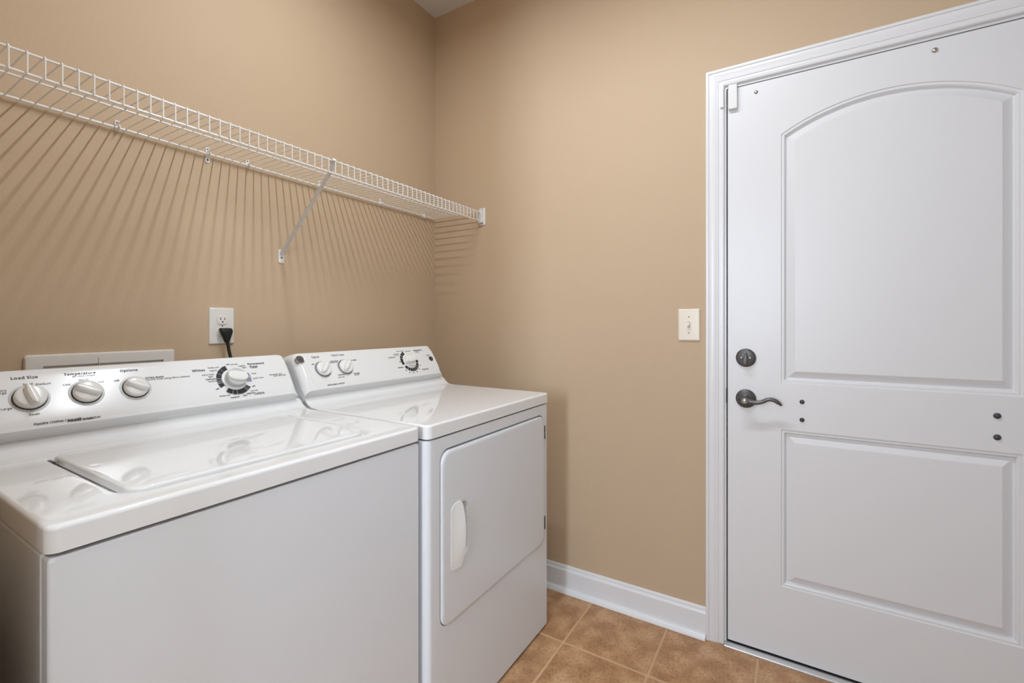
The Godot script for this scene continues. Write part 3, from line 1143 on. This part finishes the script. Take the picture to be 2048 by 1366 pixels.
func shelf() -> void:
	var root := thing("wire_shelf", "long white wire shelf mounted above the washer and dryer", "shelf", Vector3(-0.93, SY, 0.15))
	var x0 := -1.692
	for r in [["rod", 0.0105, SY, 0.0033], ["rod", 0.155, SY, 0.0026], ["rod", 0.2945, SY, 0.0028], ["rod", 0.2955, 1.649, 0.0030]]:
		var g := Geo.new()
		tube(g, [Vector3(x0, r[2], r[1]), Vector3(-0.0155, r[2], r[1])], [r[3]], 12)
		part(root, r[0], g, M.wire)
	var w := Geo.new()
	var wy := SY + 0.0042
	tube(w, [Vector3(0, wy, 0.008), Vector3(0, wy, 0.150), Vector3(0, wy, 0.2935), Vector3(0, wy - 0.0006, 0.2965), Vector3(0, wy - 0.0022, 0.2985), Vector3(0, wy - 0.005, 0.2994), Vector3(0, 1.670, 0.2995), Vector3(0, 1.6465, 0.2998)], [0.00165], 7)
	var mesh := w.mesh(50)
	for k in 66:
		var o := MeshInstance3D.new()
		o.mesh = mesh
		o.material_override = M.wire
		place(root, "wire", o, Vector3(-0.0185 - k * 0.02555, 0, 0))
	# wall clips
	var names := ["leftmost, near the end of the frame", "second from left with screw tab", "third from the left", "behind the diagonal brace", "second from the corner", "nearest the corner"]
	var xs := [-1.3145, -1.0855, -0.9605, -0.680, -0.3705, -0.0945]
	for i in 6:
		var c := thing("shelf_clip", "small white clip on the shelf's wall rod, " + names[i], "clip", Vector3(xs[i], SY - 0.01, 0.008), "wall clips under the wire shelf")
		var g := Geo.new()
		g.tf = on_back(xs[i], SY + 0.008)
		slab(g, 0.0115, 0.030, 0.0025, [[0, 0.0], [0, 0.0022], [0.0008, 0.003]], 3)
		part(c, "clip_plate", g, M.wire)
		g = Geo.new()
		var pts := []
		for k in 15:
			var a := lerpf(-0.35, PI + 0.5, k / 14.0)
			pts.append(Vector3(xs[i] + 0.001, SY + cos(a) * 0.0055, 0.0105 + sin(a) * 0.0055))
		tube(g, pts, [0.0045], 10, 0.5)
		part(c, "hook", g, M.wire)
		g = Geo.new()
		g.tf = on_back(xs[i], SY + 0.0165, 0.003)
		lathe(g, [[0.0027, -0.0005], [0.0027, 0.0006], [0.0016, 0.0014]], 12)
		part(c, "screw", g, M.steel, "dark screw head")
		if i == 1:
			g = Geo.new()
			g.tf = on_back(xs[i], SY - 0.0165)
			slab(g, 0.0125, 0.019, 0.003, [[0, 0.0], [0, 0.002], [0.0008, 0.0028]], 3)
			part(c, "tab", g, M.wire)
			g = Geo.new()
			g.tf = on_back(xs[i], SY - 0.0170, 0.0028)
			lathe(g, [[0.0030, -0.0005], [0.0030, 0.0005], [0.002, 0.001]], 12)
			part(c, "screw", g, M.button, "dark screw head")
	# diagonal brace
	var b := thing("shelf_brace", "white diagonal metal brace propping the wire shelf from the wall", "bracket", Vector3(-0.8395, 1.375, 0.004))
	var bx := -0.8395
	var g := Geo.new()
	g.tf = on_back(bx, 1.3985)
	slab(g, 0.021, 0.050, 0.006, [[0, 0.0003], [0, 0.0028], [0.0008, 0.0036]], 4)
	part(b, "foot", g, M.wire)
	g = Geo.new()
	var rings := []
	for s in [[1.402, 0.005, 0.0075, 0.004], [1.414, 0.010, 0.0070, 0.006], [1.428, 0.026, 0.0062, 0.006], [1.652, 0.272, 0.0062, 0.006], [1.676, 0.2885, 0.0070, 0.004], [1.694, 0.2905, 0.0070, 0.003]]:
		var ring := PackedVector3Array()
		var n := Vector3(0, -0.74, 0.673)
		if s[0] < 1.41 or s[0] > 1.67:
			n = Vector3(0, 0, 1)
		for p in rr(0, 0, s[2] * 2, s[3], 0.0014, 2):
			ring.append(Vector3(bx, s[0], s[1]) + Vector3.RIGHT * p.x + n * p.y)
		rings.append(ring)
	g.loft(rings)
	part(b, "strut", g, M.strut, "pale grey flat strut")
	g = Geo.new()
	var pts2 := []
	for k in 11:
		var a := lerpf(PI, -0.2, k / 10.0)
		pts2.append(Vector3(bx, SY + 0.0005 + sin(a) * 0.0058, 0.2948 + cos(a) * 0.0058))
	tube(g, pts2, [0.0075], 8, 0.18)
	part(b, "hook", g, M.wire)
	g = Geo.new()
	g.tf = on_back(bx + 0.0005, 1.3935, 0.0036)
	lathe(g, [[0.0038, -0.0005], [0.0038, 0.0008], [0.0022, 0.0018]], 14)
	part(b, "screw", g, M.steel, "dark screw head")
	# end bracket on the door wall
	var eb := thing("shelf_end_bracket", "white plastic end bracket carrying the wire shelf's front corner on the right wall", "bracket", Vector3(0, 1.63, 0.298))
	g = Geo.new()
	g.tf = on_right(0.3015, 1.6705)
	slab(g, 0.033, 0.083, 0.003, [[0, 0.0003], [0, 0.0035], [0.001, 0.0048]], 3)
	part(eb, "bracket_plate", g, M.plastic)
	g = Geo.new()
	rbox(g, Vector3(-0.0152, 1.645, 0.302), Vector3(-0.003, 1.702, 0.3085), 0.0015, 2)
	rbox(g, Vector3(-0.0200, 1.6395, 0.2865), Vector3(-0.003, 1.6445, 0.3085), 0.0015, 2)
	rbox(g, Vector3(-0.0152, 1.642, 0.2855), Vector3(-0.003, 1.7005, 0.2900), 0.0012, 2)
	part(eb, "socket", g, M.plastic)
	for y in [1.7055, 1.6365]:
		g = Geo.new()
		g.tf = on_right(0.3015, y, -0.0048)
		lathe(g, [[0.0034, -0.001], [0.0034, 0.0006], [0.002, 0.0016]], 14)
		part(eb, "screw", g, M.steel, "grey screw head")


# ---------- outlet, switch, washer box ----------
func wall_fittings() -> void:
	var ox := -1.0432
	var oy := 1.147
	var o := thing("wall_outlet", "white duplex wall outlet above the washer", "outlet", Vector3(ox, oy - 0.06, 0.003))
	var g := Geo.new()
	g.tf = on_back(ox, oy)
	slab(g, 0.077, 0.118, 0.004, [[0, 0.0002], [0, 0.0022], [0.0012, 0.0045], [0.0032, 0.0058], [0.006, 0.0062]], 4)
	part(o, "cover_plate", g, M.plate)
	for s in [0.0195, -0.0195]:
		g = Geo.new()
		g.tf = on_back(ox, oy + s)
		var rings := []
		for l in [[0.0, 0.005], [0.0, 0.0080], [0.0008, 0.0087]]:
			var ring := PackedVector2Array()
			for i in 40:
				var a := TAU * i / 40
				var p: Vector2 = Vector2(cos(a), sin(a)) * (0.0172 - float(l[0]))
				p.y = clampf(p.y, -0.0142 + l[0], 0.0142 - l[0])
				ring.append(p)
			rings.append(lift(ring, l[1]))
		g.loft(rings)
		var rc := part(o, "receptacle", g, M.plate)
		for q in [[-0.0063, 0.0035, 0.0011, 0.0042], [0.0063, 0.0035, 0.0011, 0.0036]]:
			g = Geo.new()
			g.tf = on_back(ox + q[0], oy + s + q[1], 0.0085)
			slab(g, q[2] * 2, q[3] * 2, 0.0003, [[0, -0.001], [0, 0.00045]], 1)
			part(rc, "slot", g, M.gap)
		g = Geo.new()
		g.tf = on_back(ox, oy + s - 0.0062, 0.0085)
		slab(g, 0.005, 0.0048, 0.0022, [[0, -0.001], [0, 0.00045]], 4)
		part(rc, "ground_hole", g, M.gap)
	g = Geo.new()
	g.tf = on_back(ox, oy, 0.006)
	lathe(g, [[0.0026, -0.001], [0.0026, 0.0005], [0.0015, 0.0011]], 12)
	part(o, "screw", g, M.steel)
	# black plug and its cord
	var pl := thing("power_cord", "black power cord plugged into the lower half of the wall outlet", "power cord", Vector3(ox + 0.004, 0.9, 0.02))
	g = Geo.new()
	var rings := []
	for s in [[1.1405, 0.010, 0.0145, 0.006], [1.1385, 0.0175, 0.018, 0.011], [1.1300, 0.020, 0.0188, 0.012], [1.1195, 0.021, 0.0155, 0.011], [1.108, 0.0215, 0.0110, 0.009], [1.098, 0.022, 0.0078, 0.0068], [1.0935, 0.022, 0.006, 0.006]]:
		var ring := PackedVector3Array()
		for p in rr(0, 0, s[2] * 2, s[3] * 2, s[3] * 0.8, 4):
			ring.append(Vector3(ox + 0.0045 + p.x + (1.1405 - s[0]) * 0.05, s[0], s[1] + p.y))
		rings.append(ring)
	g.loft(rings)
	part(pl, "plug", g, M.black)
	g = Geo.new()
	tube(g, curve([Vector3(ox + 0.0065, 1.100, 0.022), Vector3(ox + 0.0095, 1.085, 0.022), Vector3(ox + 0.0135, 1.06, 0.0225), Vector3(ox + 0.019, 1.03, 0.027), Vector3(ox + 0.026, 0.97, 0.04), Vector3(ox + 0.03, 0.80, 0.05), Vector3(ox + 0.02, 0.5, 0.05)], 4), [0.0050], 10, 0.75)
	part(pl, "cord", g, M.black)
	# light switch
	var sz := 1.2498
	var sy := 1.150
	var sw := thing("light_switch", "white toggle light switch on the tan wall beside the door", "light switch", Vector3(0, sy - 0.06, sz))
	g = Geo.new()
	g.tf = on_right(sz, sy)
	slab(g, 0.0775, 0.120, 0.0035, [[0, 0.0002], [0, 0.0022], [0.0012, 0.0045], [0.0032, 0.0058], [0.006, 0.0062]], 4)
	part(sw, "cover_plate", g, M.cream)
	g = Geo.new()
	g.tf = on_right(sz, sy, -0.006)
	slab(g, 0.0105, 0.0245, 0.001, [[0, -0.001], [0, 0.0005]], 2)
	part(sw, "toggle_slot", g, M.steel, "grey slot round the toggle")
	g = Geo.new()
	g.tf = on_right(sz, sy + 0.002, -0.006) * Transform3D(Basis(Vector3(1, 0, 0), 0.45), Vector3.ZERO)
	slab(g, 0.0085, 0.0125, 0.0014, [[0, -0.003], [0.0002, 0.006], [0.0010, 0.0125], [0.0024, 0.0140]], 3)
	part(sw, "toggle", g, M.cream)
	for s in [0.0302, -0.0302]:
		g = Geo.new()
		g.tf = on_right(sz, sy + s, -0.006)
		lathe(g, [[0.0026, -0.001], [0.0026, 0.0005], [0.0015, 0.0011]], 12)
		part(sw, "screw", g, M.steel)
	# recessed laundry outlet box behind the washer
	var b := thing("laundry_outlet_box", "white framed recessed plumbing box on the wall behind the washer console", "utility box", Vector3(-1.334, 0.86, 0.004))
	g = Geo.new()
	rings = []
	for l in [[0.0, 0.0003], [0.0, 0.005], [0.002, 0.0085], [0.005, 0.0098]]:
		rings.append(lift(rr4(-1.4952 + l[0], 0.855 + l[0], -1.1784 - l[0], 1.0780 - l[0], [0.008, 0.008, 0.004, 0.008], 4), l[1]))
	for l in [[0.0, 0.0098], [-0.0005, 0.009], [-0.0005, -0.10]]:
		rings.append(lift(rr4(-1.4621 + l[0], 0.8825 + l[0], -1.2081 - l[0], 1.0492 - l[0], [0.001, 0.001, 0.001, 0.001], 4), l[1]))
	g.loft(rings, true, false)
	part(b, "box_frame", g, M.plate, "", 30)
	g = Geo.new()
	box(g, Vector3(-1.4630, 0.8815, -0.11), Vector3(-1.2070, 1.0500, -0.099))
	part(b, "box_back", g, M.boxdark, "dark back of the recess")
	g = Geo.new()
	rbox(g, Vector3(-1.3552, 0.883, -0.03), Vector3(-1.3528, 1.0492, 0.0085), 0.0008, 1)
	part(b, "divider", g, M.plate)
	g = Geo.new()
	box(g, Vector3(-1.3567, 1.0495, 0.0092), Vector3(-1.3558, 1.0640, 0.00995))
	part(b, "seam", g, M.boxdark, "hairline dark seam in the frame")


func ceiling_lamp() -> void:
	var fx := thing("ceiling_light", "long white fluorescent fixture on the laundry room ceiling", "ceiling light", Vector3(LAMP.x, LAMP.y, LAMP.z))
	var g := Geo.new()
	var h := LAMP_LONG / 2
	rbox(g, Vector3(LAMP.x - 0.06, CEIL - 0.055, LAMP.z - h - 0.03), Vector3(LAMP.x + 0.06, CEIL - 0.0005, LAMP.z + h + 0.03), 0.004, 2)
	for e in [-h - 0.03, h + 0.012]:
		rbox(g, Vector3(LAMP.x - 0.05, LAMP.y + 0.003, LAMP.z + e), Vector3(LAMP.x + 0.05, CEIL - 0.05, LAMP.z + e + 0.018), 0.003, 2)
	part(fx, "housing", g, M.trim)
	g = Geo.new()
	rbox(g, Vector3(LAMP.x - 0.035, LAMP.y + 0.004, LAMP.z - h), Vector3(LAMP.x + 0.035, CEIL - 0.054, LAMP.z + h), 0.012, 3)
	part(fx, "glowing_lens", g, M.glow, "glowing white lens")
	var root := thing("ceiling_light", "round flush ceiling light in the hallway", "ceiling light", Vector3(HALL_LAMP.x, 2.5, HALL_LAMP.z))
	var down := Transform3D(Basis(Vector3.RIGHT, PI / 2), Vector3(HALL_LAMP.x, CEIL, HALL_LAMP.z))
	g = Geo.new()
	g.tf = down
	lathe(g, [[0.150, 0.0005], [0.150, 0.012], [0.144, 0.018], [0.130, 0.020]], 40)
	part(root, "canopy", g, M.trim)
	g = Geo.new()
	g.tf = down
	lathe(g, [[0.138, 0.0205], [0.142, 0.05], [0.138, 0.085], [0.122, 0.115], [0.095, 0.138], [0.055, 0.152], [0.02, 0.157]], 40)
	part(root, "glass_shade", g, M.glow, "glowing white glass shade")
